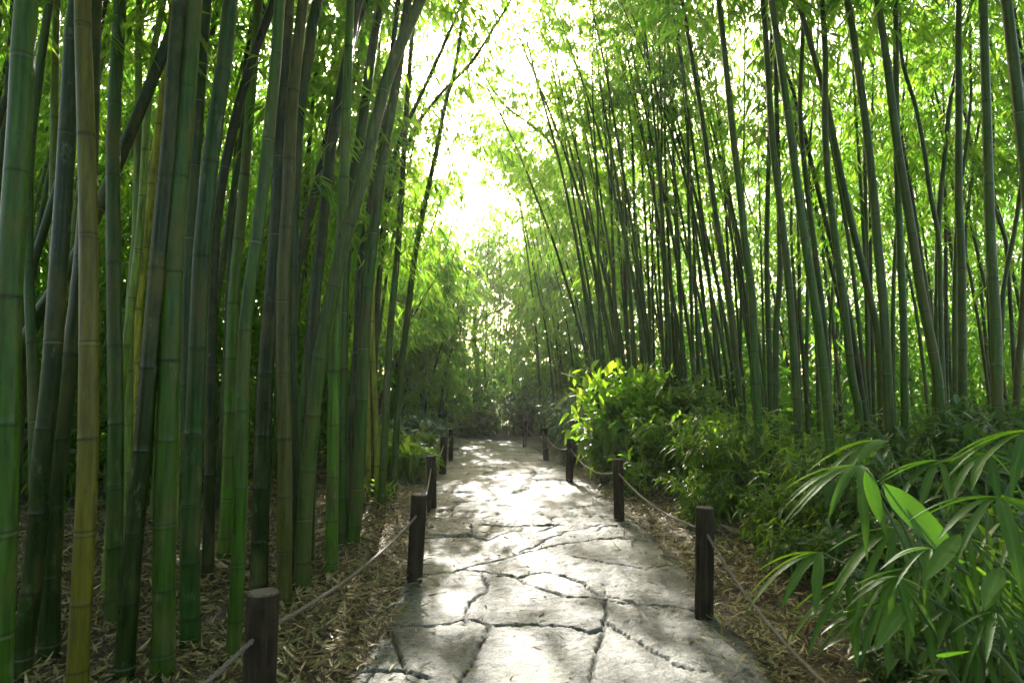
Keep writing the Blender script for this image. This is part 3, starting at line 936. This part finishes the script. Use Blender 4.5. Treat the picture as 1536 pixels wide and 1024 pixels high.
# where the path turns
for i in range(14):
    x, y = U(.9, 4.0), U(17, 24)
    wild(x, y, U(8, 12), (U(-3.2, -.2), U(-.5, .5)), U(.03, .045), 'thin', "thin dark culm beyond the turn of the path, leaning left over the gap", "culms beyond the turn on the right", U(.12, .35), 34, 1.2, .34, 35)
for i in range(22):
    x, y = U(-6.5, -2.0), U(14, 24)
    if x > -3.0 and y < 18: x -= 1
    wild(x, y, U(5, 8.5), (U(.1, 2.0), U(-.5, .5)), U(.03, .045), 'dark', "thin dark culm in the shadowy stand left of where the path turns", "culms of the shadowy stand left of the turn", U(.08, .35), 34, 1.2, .36, 35)
for i in range(12):
    x, y = U(-3.2, 1.8), U(22.5, 30)
    wild(x, y, U(7, 12), (U(-1, 1), U(-.5, .5)), U(.025, .04), 'thin', "hazy far culm closing the view straight ahead beyond the turn", "far culms straight ahead", U(.05, .2), 44, 1.4, .28, 40)
for i in range(6):
    x, y = -U(2.2, 3.6), U(9.5, 14)
    wild(x, y, U(8, 11), (U(.6, 2.2), U(-.5, .5)), U(.03, .045), 'thin', "slim culm with drooping leaf sprays near the path on the left", "leafy culms near the path on the left", U(.25, .4), 44, 1.1, .22, 40)
# tall stand far behind the gap
for i in range(14):
    x, y = U(-5.2, 2.0), U(25, 33)
    wild(x, y, U(11.5, 14.5), (U(-1, 1.6), U(-.5, .5)), U(.03, .045), 'thin', "tall hazy culm far back under the brightest sky", "tall far culms under the brightest sky", U(.4, .55), 60, 1.5, .30, 40)
# leafy culms arching into the gap of sky
for i in range(10):
    y = U(13, 22)
    x, ln = ((-U(2.6, 4), U(2.0, 4.0)) if i % 3 == 0 else (U(1.4, 3), -U(1.6, 4.4)))
    wild(x, y, U(9, 12), (ln, U(-.5, .5)), U(.025, .035), 'thin', "thin leafy culm arching across the bright gap of sky above the path", "culms arching over the path", U(.3, .45), 54, 1.3, .22, 45)
# behind the left row
for i in range(50):
    y = U(4.6, 9) if i % 2 else U(7, 15)
    x = -U(1.9 + .08 * y, 3.0 + .85 * y)
    if x > -2.2 and y < 7.5: x -= 1.2
    c = random.choice(['thin', 'dark', 'mid', 'pale', 'mid'])
    wild(x, y, U(8, 11), (U(-.2, 2.0), U(-.5, .5)), U(.035, .055), c, "slim culm in the depth of the left grove behind the thick front stems", "slim culms deep in the left grove", (U(.4, .65) if y < 8.5 else U(.08, .4)), 36, 1.1, .22, 38, 9, y < 9)
# behind the right row
for i in range(60):
    y = U(8.0, 18)
    x = U(.42 * y + .4, .95 * y + 1.5)
    c = random.choice(['thin', 'dark', 'thin', 'mid', 'brown'])
    wild(x, y, U(8, 12), (U(-2.2, 1.2), U(-.5, .5)), U(.03, .05), c, "slim dark culm in the depth of the right grove against bright leaves", "slim culms deep in the right grove", U(.3, .6), 20, 1.2, .22, 35, 8, False)


# ------------------------------------------------------------------ far thicket: one mass of leaves
def thicket(name, boxes, n, leaf, label):
    mb = MB()
    for (x0, x1, y0, y1, z0, z1, share) in boxes:
        nn = int(n * share)
        ncl = nn // 45
        c = np.stack([U(x0, x1, ncl), U(y0, y1, ncl), z0 + (z1 - z0) * rng.random(ncl) ** 1.15], 1)
        P = np.repeat(c, 45, 0) + rng.normal(0, 1, (ncl * 45, 3)) * np.array([.45, .45, .3])
        D = rng.normal(0, .7, P.shape)
        D[:, 2] -= .5
        N = rng.normal(0, .6, P.shape)
        N[:, 2] += 1
        k = keep(P, .95) & (P[:, 2] > .05) & (path_in(P[:, 0], P[:, 1]) < -.4)
        P, D, N = P[k], D[k], N[k]
        leaves(mb, P, D, N, leaf * U(.6, 1.3, len(P)), leaf * .26 * U(.7, 1.3, len(P)), 0, .2)
    o = mb.obj(name, M['fleaf'])
    return tag(o, label, "foliage", None, "stuff")


thicket("right_thicket", [(7, 28, 14, 32, 0, 11, .7), (2.5, 9, 18, 32, 0, 11, .25), (6, 24, 15, 26, 0, 4.5, .25)], 165000, .27, "mass of small sunlit leaves far behind the right grove")
thicket("left_thicket", [(-28, -7, 8, 32, 0, 11, .5), (-8, -3.2, 15, 27, 0, 8, .2), (-14, -4.6, 8.5, 14, 0, 3.0, .15), (-12, -3.6, 10, 16, 2.5, 8, .15)], 215000, .27, "mass of bright green leaves far behind the left grove")
thicket("end_thicket", [(-9, 5, 23.0, 29, 0, 2.6, .45), (-9, 5, 26, 36, 2, 9.5, .55)], 34000, .40, "hazy mass of leaves beyond the turn of the path")
# the grove goes on round and behind the viewer: leaf mass added for shade
thicket("shading_canopy", [(-10, -1.2, -8, 9, 6.3, 11, .35), (1.2, 10, -8, 9, 6.5, 11, .35), (-9, 9, -13, -4, 0, 10, .3)], 90000, .27, "leaf canopy of the bamboo grove overhead and behind the viewer, added for shade")


def tree(x, y, H, R_, label, n=9000):
    e = empty("broadleaf_tree", (x, y, 0), label, "tree")
    mb = MB()
    tr_ = [(0, 0, -.1), (.1, 0, H * .25), (-.05, .1, H * .5), (.1, 0, H * .8)]
    C, L = spline(tr_, 24)
    tube(mb, C, np.linspace(.17, .03, 24), 9)
    tips = []
    for k in range(11):
        h = U(.28, .75) * H
        a = U(0, 6.28)
        b = np.array([np.interp(h, C[:, 2], C[:, 0]), np.interp(h, C[:, 2], C[:, 1]), h])
        tip = b + np.array([math.cos(a), math.sin(a), U(.3, .9)]) * R_ * U(.6, 1.0)
        Q, _ = spline([b, (b + tip) / 2 + np.array([0, 0, -.15]), tip], 10)
        tube(mb, Q, np.linspace(.06, .012, 10), 5, 0, False)
        tips += [tip, (b + tip) / 2]
    mb.obj("trunk", M['bark'], e)
    mb = MB()
    tips = np.array(tips + [[0, 0, H * .9]])
    P = tips[rng.integers(0, len(tips), n)] + rng.normal(0, R_ * .26, (n, 3))
    P = P[keep(P + [x, y, 0], .95)]
    leaves(mb, P, rng.normal(0, 1, P.shape) - [0, 0, .4], rng.normal(0, .5, P.shape) + [0, 0, 1], .17 * U(.6, 1.3, len(P)), .075, 0, .15)
    mb.obj("crown", M['tleaf'], e)


tree(-1.6, 27, 8.5, 3.0, "small hazy broad leaved tree in the middle of the gap beyond the turn")
tree(2.2, 30, 10.5, 3.4, "hazy broad leaved tree right of the gap beyond the turn")
tree(-5.5, 29, 10.5, 3.4, "hazy broad leaved tree left of the gap beyond the turn")


# ------------------------------------------------------------------ plants
def canes(mb_s, base, n, h, spread, rr=rng):
    out = []
    for k in range(n):
        a = rr.uniform(0, 6.28)
        b = base + np.array([rr.normal(0, .12 * spread), rr.normal(0, .12 * spread), -.03])
        tip = b + np.array([math.cos(a) * spread * rr.uniform(.2, 1), math.sin(a) * spread * rr.uniform(.2, 1), h * rr.uniform(.6, 1.05)])
        mid_ = (b + tip) / 2 + np.array([0, 0, h * .22])
        Q, L = spline([b, mid_, tip], 14)
        tube(mb_s, Q, np.linspace(.008, .003, 14), 5, 0, False)
        out.append(Q)
    return out


def shrub(name, base, h, spread, nc, per, leaf, ratio, m, label, cat="shrub", droop=.35, up=0.0, shape=LANCE, fold=.12, group=None, low=.1):
    base = np.asarray(base, float)
    e = empty(name, tuple(base), label, cat, group)
    ms_ = MB()
    cs = canes(ms_, np.zeros(3), nc, h, spread)
    ms_.obj("stem", M['stem'], e)
    mb = MB()
    P, D = [], []
    for Q in cs:
        u = low + (1 - low) * rng.random(per)
        p_ = np.stack([np.interp(u * 13, np.arange(14), Q[:, k]) for k in range(3)], 1)
        t_ = unit(np.gradient(Q, axis=0))[np.minimum((u * 13).astype(int), 13)]
        d_ = t_ * .5 + rng.normal(0, .6, (per, 3))
        d_[:, 2] += up
        P.append(p_ + rng.normal(0, .02 + .06 * spread, (per, 3))); D.append(d_)
    P, D = np.vstack(P), np.vstack(D)
    N = rng.normal(0, .35, P.shape) + [0, 0, 1]
    k = P[:, 2] > .03
    P, D, N = P[k], D[k], N[k]
    n = len(P)
    ll = leaf * U(.55, 1.2, n)
    leaves(mb, P, D, N, ll, ll * ratio * U(.8, 1.2, n), 0, droop * U(.5, 1.4, n), fold, *shape)
    mb.obj("foliage", m, e)
    return e


# bright bush by the third right post
b0 = np.array([1.75, 11.4, 0])
shrub("broad_leaved_bush", (1.95, 11.3, 0), 1.9, 1.0, 52, 32, .36, .27, M['ginger'], "big bush of bright yellow green broad leaves right of the path", "bush", .35, .25, BROAD, .1)
shrub("broad_leaved_bush", (1.7, 10.9, 0), 1.25, .85, 36, 30, .32, .24, M['ginger'], "lower arching skirt of yellow green leaves at the foot of the bright bush", "bush", .5, 0, LANCE, .1)
shrub("broad_leaved_bush", (2.9, 11.3, 0), 1.75, .95, 46, 34, .32, .26, M['sleaf'], "dark green bush close against the right side of the bright bush", "bush", .4, .1, BROAD)
shrub("arching_shrub", (1.3, 13.6, 0), 1.3, .8, 34, 36, .26, .13, M['fern'], "feathery blue green shrub drooping left of the bright bush", "shrub", .6, -.1)
shrub("arching_shrub", (1.3, 16.2, 0), 1.5, .9, 34, 34, .26, .13, M['fern'], "far feathery blue green shrub at the right of the path turn", "shrub", .6, -.1)
# narrow leaved shrubs
shrub("narrow_leaved_shrub", (2.55, 7.7, 0), 1.3, .75, 40, 44, .20, .17, M['sleaf'], "dense light green shrub of narrow arching leaves behind the second right post", "shrub", .5, 0)
shrub("narrow_leaved_shrub", (2.1, 7.1, 0), .62, .5, 22, 34, .15, .18, M['sleaf'], "low light green shrub spilling in front of the dense narrow leaved one", "shrub", .5, 0)
shrub("narrow_leaved_shrub", (3.1, 6.7, 0), 1.2, .7, 26, 34, .17, .2, M['sleaf'], "loose green shrub round the feet of the leaning right culms", "shrub", .45, 0)
shrub("narrow_leaved_shrub", (1.75, 9.2, 0), .6, .4, 14, 16, .22, .2, M['ginger'], "small pale sunlit shrub between the second and third right posts", "shrub", .5, .1)
# dark shrubs at the right
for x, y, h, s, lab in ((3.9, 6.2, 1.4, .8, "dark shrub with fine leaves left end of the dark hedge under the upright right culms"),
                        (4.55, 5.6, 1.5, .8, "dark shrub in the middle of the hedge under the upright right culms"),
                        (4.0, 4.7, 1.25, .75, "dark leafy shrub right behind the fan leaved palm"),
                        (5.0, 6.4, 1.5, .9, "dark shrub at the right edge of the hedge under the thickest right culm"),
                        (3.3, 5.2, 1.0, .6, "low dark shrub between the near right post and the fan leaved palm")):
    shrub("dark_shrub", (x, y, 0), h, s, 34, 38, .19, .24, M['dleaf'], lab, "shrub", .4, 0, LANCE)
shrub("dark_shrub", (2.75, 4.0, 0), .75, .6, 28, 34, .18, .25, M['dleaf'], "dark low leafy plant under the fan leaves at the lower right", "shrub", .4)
shrub("dark_shrub", (2.2, 2.75, 0), .62, .55, 30, 34, .17, .26, M['sleaf'], "low leafy plant at the bottom right corner beneath the big hanging leaves", "shrub", .4)
for x, y, h, s, m_, lf, lab in ((2.5, 6.2, .6, .5, 'sleaf', .15, "low green plant on the litter behind the near right post, left of the bare patch"),
                           (2.35, 5.2, .42, .4, 'sleaf', .13, "small green plant on the litter directly right of the near right post"),
                           (2.9, 5.7, .95, .6, 'sleaf', .17, "bushy green plant between the near right post and the dark hedge"),
                           (2.75, 4.6, .7, .55, 'dleaf', .16, "dark green plant on the litter left of the long fan fronds"),
                           (3.4, 3.9, 1.0, .7, 'sleaf', .19, "tall leafy shrub directly behind the fan palm"),
                           (2.75, 3.2, .9, .6, 'sleaf', .18, "leafy shrub filling the bank below the fan palm fronds"),
                           (2.55, 2.3, .9, .55, 'sleaf', .16, "leafy shrub in the lower right corner behind the near palm"),
                           (3.6, 7.6, 1.0, .7, 'sleaf', .18, "green shrub among the feet of the right culms beside the narrow leaved one"),
                           (4.6, 8.0, 1.1, .8, 'sleaf', .18, "green shrub farther right among the feet of the right culms"),
                           (5.6, 7.6, 1.2, .8, 'sleaf', .18, "green shrub at the right edge behind the dark hedge"),
                           (2.4, 9.3, 1.2, .7, 'sleaf', .22, "deep green shrub filling the bank between the bright bush and the narrow leaved one"),
                           (3.4, 9.8, 1.3, .8, 'sleaf', .22, "deep green shrub behind the narrow leaved one at the foot of the dense clump")):
    shrub("leafy_shrub", (x, y, 0), h, s, 32, 36, lf, .22, M[m_], lab, "shrub", .45)
for x, y, h, s, lab in ((1.95, 3.2, .5, .42, "low dark plant on the litter under the lowest long fan frond"),
                        (1.85, 2.55, .6, .45, "leafy plant at the bottom edge left of the near palm")):
    shrub("leafy_shrub", (x, y, 0), h, s, 30, 34, .14, .24, M['dleaf'], lab, "shrub", .45)
# left ground plants
shrub("ground_plant", (-1.95, 12.1, 0), 0.74, .65, 34, 30, .34, .22, M['sleaf'], "glossy long leaved ground plant behind the third left post", "plant", .6, .15, LANCE, .12)
shrub("ground_plant", (-2.3, 13.6, 0), 0.97, .65, 34, 30, .34, .2, M['fern'], "grey green arching ground plant behind the fourth left post", "plant", .6, .1, LANCE, .12)
shrub("ground_plant", (-2.9, 12.3, 0), 0.87, .65, 34, 30, .34, .2, M['sleaf'], "green ground plant farthest left, close to the slender culm by the path", "plant", .6, .15, LANCE, .12)
shrub("ground_plant", (-2.25, 16.0, 0), .95, .6, 22, 24, .34, .18, M['fern'], "far pale ground plant at the left of the path turn", "plant", .6, .1, LANCE, .12)
shrub("sprout", (-1.72, 8.6, 0), .32, .22, 12, 10, .16, .16, M['ginger'], "tuft of fresh grassy leaves at the slim culm foot by the left path edge", "plant", .4, .3)
shrub("sprout", (-1.98, 9.1, 0), .4, .25, 12, 10, .16, .16, M['ginger'], "second tuft of fresh leaves behind the mossy culm foot", "plant", .4, .3)
shrub("ground_plant", (-1.85, 11.0, 0), .6, .5, 30, 28, .30, .22, M['ginger'], "fresh green sunlit ground plant nearest the viewer, by the third left post", "plant", .6, .15, LANCE, .12)
shrub("ground_plant", (-2.6, 11.2, 0), .75, .6, 30, 28, .32, .2, M['sleaf'], "deep green ground plant behind the slender culm by the path", "plant", .6, .15, LANCE, .12)
shrub("ground_plant", (-1.95, 14.8, 0), .8, .6, 30, 28, .32, .18, M['fern'], "pale grey green ground plant behind the last left post", "plant", .6, .1, LANCE, .12)
# far end
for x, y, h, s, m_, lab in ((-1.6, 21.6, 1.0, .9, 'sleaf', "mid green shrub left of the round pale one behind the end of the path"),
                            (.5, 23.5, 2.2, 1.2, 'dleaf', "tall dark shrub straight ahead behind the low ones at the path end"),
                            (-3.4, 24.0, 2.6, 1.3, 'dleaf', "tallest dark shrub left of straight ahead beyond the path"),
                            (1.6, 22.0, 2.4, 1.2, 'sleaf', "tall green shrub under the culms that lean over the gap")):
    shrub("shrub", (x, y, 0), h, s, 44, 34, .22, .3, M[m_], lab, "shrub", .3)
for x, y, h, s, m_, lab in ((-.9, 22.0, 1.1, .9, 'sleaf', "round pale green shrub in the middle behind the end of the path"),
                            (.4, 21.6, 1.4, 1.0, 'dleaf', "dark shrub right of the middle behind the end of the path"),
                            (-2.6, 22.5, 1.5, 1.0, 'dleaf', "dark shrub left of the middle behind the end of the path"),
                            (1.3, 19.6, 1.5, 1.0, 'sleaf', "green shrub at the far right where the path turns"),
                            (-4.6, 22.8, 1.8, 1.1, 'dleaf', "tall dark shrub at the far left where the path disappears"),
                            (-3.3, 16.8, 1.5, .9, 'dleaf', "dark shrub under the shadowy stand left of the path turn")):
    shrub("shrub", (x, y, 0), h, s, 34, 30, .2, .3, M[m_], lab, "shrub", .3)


# fan leaved palm at the lower right
def fan_palm(base, fronds, label):
    e = empty("fan_palm", tuple(base), label, "palm")
    for (hub, out, nleaf, ln, wid, sp) in fronds:
        hub, out = np.asarray(hub, float), unit(np.asarray(out, float))
        mb = MB()
        root = base + rng.normal(0, .05, 3) * [1, 1, 0]
        mid_ = root * .45 + hub * .55 + np.array([0, 0, .16])
        Q, _ = spline([root, mid_, hub], 14)
        tube(mb, Q, np.linspace(.008, .004, 14), 6, 1, False)
        up_ = np.array([0, 0, 1.0])
        side = unit(np.cross(out, up_))
        ang = np.linspace(-sp, sp, nleaf) + rng.normal(0, .06, nleaf)
        D = np.cos(ang)[:, None] * out + np.sin(ang)[:, None] * side
        D[:, 2] += .12
        n = len(D)
        N = np.tile(up_, (n, 1)) + rng.normal(0, .18, (n, 3)) + side * np.sin(ang)[:, None] * .4
        ll = ln * (1 - .25 * np.abs(ang) / sp) * U(.88, 1.1, n)
        st_ = np.concatenate([[0, .05, .12], np.linspace(.2, .97, 11), [1]])
        wd_ = np.interp(st_, [0, .06, .16, .3, .5, .7, .88, 1], [.12, .35, .65, .9, 1, .9, .5, .03])
        leaves(mb, np.tile(hub, (n, 1)), D, N, ll, wid * U(.6, 1.0, n), 0, U(.35, .85, n), .2, st_, wd_, .13)
        mb.obj("frond", [M['palm'], M['stem']], e, tuple(base))
    return e


def fr(x, y, D, out, n, ln, w, sp=1.0):
    return (at(x, y, D), out, n, ln, w, sp)


fan_palm(np.array([2.1, 2.9, 0]), [
    fr(1290, 698, 2.7, (-.85, -.35, -.1), 8, .43, .042, .95),
    fr(1232, 828, 2.7, (-.9, -.2, -.1), 5, .36, .052, .8),
    fr(1345, 790, 2.55, (-.7, -.4, -.3), 7, .34, .046, 1.0),
    fr(1330, 662, 3.1, (-.95, -.1, 0), 6, .42, .050, .6),
    fr(1275, 868, 2.6, (-.6, -.5, -.3), 5, .32, .050, .9),
    fr(1380, 850, 2.35, (-.6, -.5, -.3), 7, .30, .042, 1.1),
    fr(1410, 690, 3.0, (-.5, -.6, -.2), 8, .36, .046, 1.3),
    fr(1330, 900, 2.45, (-.8, -.4, -.2), 6, .28, .042, 1.0),
    fr(1480, 680, 2.9, (-.7, -.5, -.1), 8, .34, .046, 1.2),
], "fan palm with long drooping fingered fronds beside the rope at the lower right")
near = [fr(1497, 745, 1.95, (-.45, -.7, -.1), 9, .30, .038, 1.5), fr(1548, 645, 2.2, (-.8, -.3, -.1), 7, .32, .040, .9)]
for k in range(24):
    a = U(0, 6.28)
    near.append(fr(1450 + 120 * math.cos(a) * U(.2, 1), 875 + 120 * math.sin(a) * U(.2, 1), U(1.95, 2.5), (U(-.9, .3), U(-.9, -.2), U(-.45, -.1)), 7, U(.15, .24), U(.022, .032), U(.9, 1.5)))
fan_palm(np.array([1.95, 1.9, 0]), near, "near palm with many small hanging fronds at the right edge of the photo")

# broad bright leaf plant
e = empty("broad_leaf_plant", (1.62, 2.25, 0), "plant with single large bright green blade leaves between the two fan palms", "plant")
for (p0, p1, D0, D1, w) in (((1325, 725), (1428, 848), 2.25, 2.1, .115), ((1300, 705), (1316, 785), 2.4, 2.3, .05), ((1368, 895), (1322, 985), 2.1, 2.0, .045), ((1410, 985), (1462, 1000), 1.85, 1.65, .06), ((1440, 800), (1395, 885), 2.0, 1.85, .05), ((1500, 850), (1480, 935), 1.9, 1.75, .05)):
    A_, B_ = at(*p0, D0), at(*p1, D1)
    mb = MB()
    d = B_ - A_
    L_ = np.linalg.norm(d)
    view = unit(np.array([0, 0, CAMZ]) - A_)
    leaves(mb, A_[None], d[None] + [[0, 0, .06]], (view * .7 + np.array([0.2, .2, .8]))[None], np.array([L_]), np.array([w]), 0, .08, .1,
           [0, .05, .12, .25, .4, .55, .7, .82, .92, 1], [.08, .3, .62, .93, 1, .98, .82, .58, .3, .02])
    Q, _ = spline([np.array([1.62, 2.25, -.02]), (np.array([1.62, 2.25, 0]) + A_) / 2 + np.array([.05, .03, .1]), A_], 12)
    tube(mb, Q, np.linspace(.008, .004, 12), 6, 1, False)
    mb.obj("leaf", [M['blade'], M['stem']], e, (1.62, 2.25, 0))


# ------------------------------------------------------------------ leaf litter
def litter(boxes, name, label, on_path=False):
    mb = MB()
    if not on_path:
        for o in [o for o in COL.objects if o.get("category") == "bamboo" and o.location.y < 9]:
            n = 50
            a, q = U(0, 6.28, n), U(.05, .2, n)
            x, y = o.location.x + np.cos(a) * q, o.location.y + np.sin(a) * q
            P = np.stack([x, y, ground_z(x, y) + .07 - .25 * q + U(0, .02, n)], 1)
            b = a + U(-1.3, 1.3, n)
            D = np.stack([np.cos(b), np.sin(b), U(-.5, .35, n)], 1)
            leaves(mb, P, D, rng.normal(0, .4, (n, 3)) + [0, 0, 1], U(.05, .13, n), U(.009, .02, n), 0, U(-.2, .3, n), U(-.2, .4), [0, .3, .65, 1], [.15, 1, .8, .03])
    for (x0, x1, y0, y1, n, ln) in boxes:
        x, y = U(x0, x1, n), U(y0, y1, n)
        ins = path_in(x, y)
        k = (ins > .02) if on_path else (ins < U(-.02, .16, n) ** 2 * 6)
        if not on_path: k &= U(0, 1, n) < .25 + 1.3 * np.clip(fbm(x * 1.6, y * 1.6, 3, 81) - .28, 0, 1) * 2
        x, y = x[k], y[k]
        n = len(x)
        z = np.maximum(ground_z(x, y), np.where(path_in(x, y) > 0, .02, -1)) + U(.004, .05, n) if not on_path else np.full(n, .045)
        P = np.stack([x, y, z], 1)
        a = U(0, 6.28, n)
        D = np.stack([np.cos(a), np.sin(a), rng.normal(0, .28, n)], 1)
        N = rng.normal(0, .45, (n, 3)) + [0, 0, 1]
        ll = ln * (.35 + 1.1 * rng.random(n) ** 1.5)
        leaves(mb, P, D, N, ll, ll * U(.10, .2, n), 0, rng.normal(.0, .25, n), U(-.2, .4), [0, .3, .65, 1], [.15, 1, .8, .03])
    return tag(mb.obj(name, M['litter']), label, "leaf litter", None, "stuff")


litter([(-4.2, -.6, 1.6, 5.5, 36000, .088), (-5.5, -.7, 5.5, 9.5, 26000, .09), (-7, -1, 9.5, 15, 6000, .14),
        (1.1, 3.2, 1.8, 6.0, 24000, .082), (1.1, 3.5, 6, 10, 13000, .09), (.3, 4, 10, 18, 2500, .14), (-9, -4.2, 3, 9.5, 6000, .14)],
       "leaf_litter", "dry straw coloured bamboo leaves covering the ground beside the path")
litter([(-1.5, 1.5, 2.4, 9, 800, .06), (-1.0, -.5, 2.4, 9, 260, .08), (1.0, 1.5, 2.4, 9, 260, .08), (-1.6, 1.5, 9, 18, 300, .08)], "fallen_leaves", "a few dry leaves scattered on the stone path", True)


def debris():
    mb = MB()
    for (x0, x1, y0, y1, nt_, nsh) in ((-4, -.75, 1.8, 7, 130, 90), (1.25, 3.4, 1.8, 8, 70, 45), (-6, -1, 7, 12, 60, 60)):
        for k in range(nt_):
            x, y, a = U(x0, x1), U(y0, y1), U(0, 6.28)
            if path_in(np.array([x]), np.array([y]))[0] > -.03: continue
            L_ = U(.12, .6)
            z = ground_z(np.array([x]), np.array([y]))[0] + U(.015, .05)
            d = np.array([math.cos(a), math.sin(a), rng.normal(0, .08)]) * L_
            Q = np.array([x, y, z]) + np.linspace(0, 1, 5)[:, None] * d + rng.normal(0, .012, (5, 3))
            tube(mb, Q, np.linspace(1, .5, 5) * U(.002, .006), 5, 0, True)
        n = nsh
        x, y = U(x0, x1, n), U(y0, y1, n)
        k = path_in(x, y) < -.05
        x, y = x[k], y[k]
        n = len(x)
        P = np.stack([x, y, ground_z(x, y) + U(.02, .05, n)], 1)
        a = U(0, 6.28, n)
        D = np.stack([np.cos(a), np.sin(a), rng.normal(0, .2, n)], 1)
        leaves(mb, P, D, rng.normal(0, .4, (n, 3)) + [0, 0, 1], U(.14, .30, n), U(.04, .08, n), 0, U(-.25, .1, n), U(.2, .5), [0, .1, .35, .65, .9, 1], [.7, 1, .95, .7, .3, .03], .1)
    return tag(mb.obj("fallen_twigs", M['sheath']), "brown fallen twigs and dry culm sheaths lying on the leaf litter", "debris", None, "stuff")


debris()
# ------------------------------------------------------------------ air
m = bpy.data.materials.new("haze")
m.use_nodes = True
t = m.node_tree
t.nodes.remove(t.nodes["Principled BSDF"])
pv = t.nodes.new("ShaderNodeVolumePrincipled")
pv.inputs["Color"].default_value = (.95, .95, .93, 1)
pv.inputs["Density"].default_value = .0012
pv.inputs["Anisotropy"].default_value = .55
t.links.new(pv.outputs[0], t.nodes["Material Output"].inputs["Volume"])
hv = np.array([(x, y, z) for z in (-1.2, 16) for y in (-62, 192) for x in (-152, 152)], float)
mb = MB()
mb.add(hv, np.array([(0, 2, 3, 1), (4, 5, 7, 6), (0, 1, 5, 4), (2, 6, 7, 3), (0, 4, 6, 2), (1, 3, 7, 5)]))
tag(mb.obj("haze", m), kind="stuff")
scene.cycles.volume_bounces = 1

print("objects", len(bpy.data.objects), "verts", sum(len(m.vertices) for m in bpy.data.meshes))
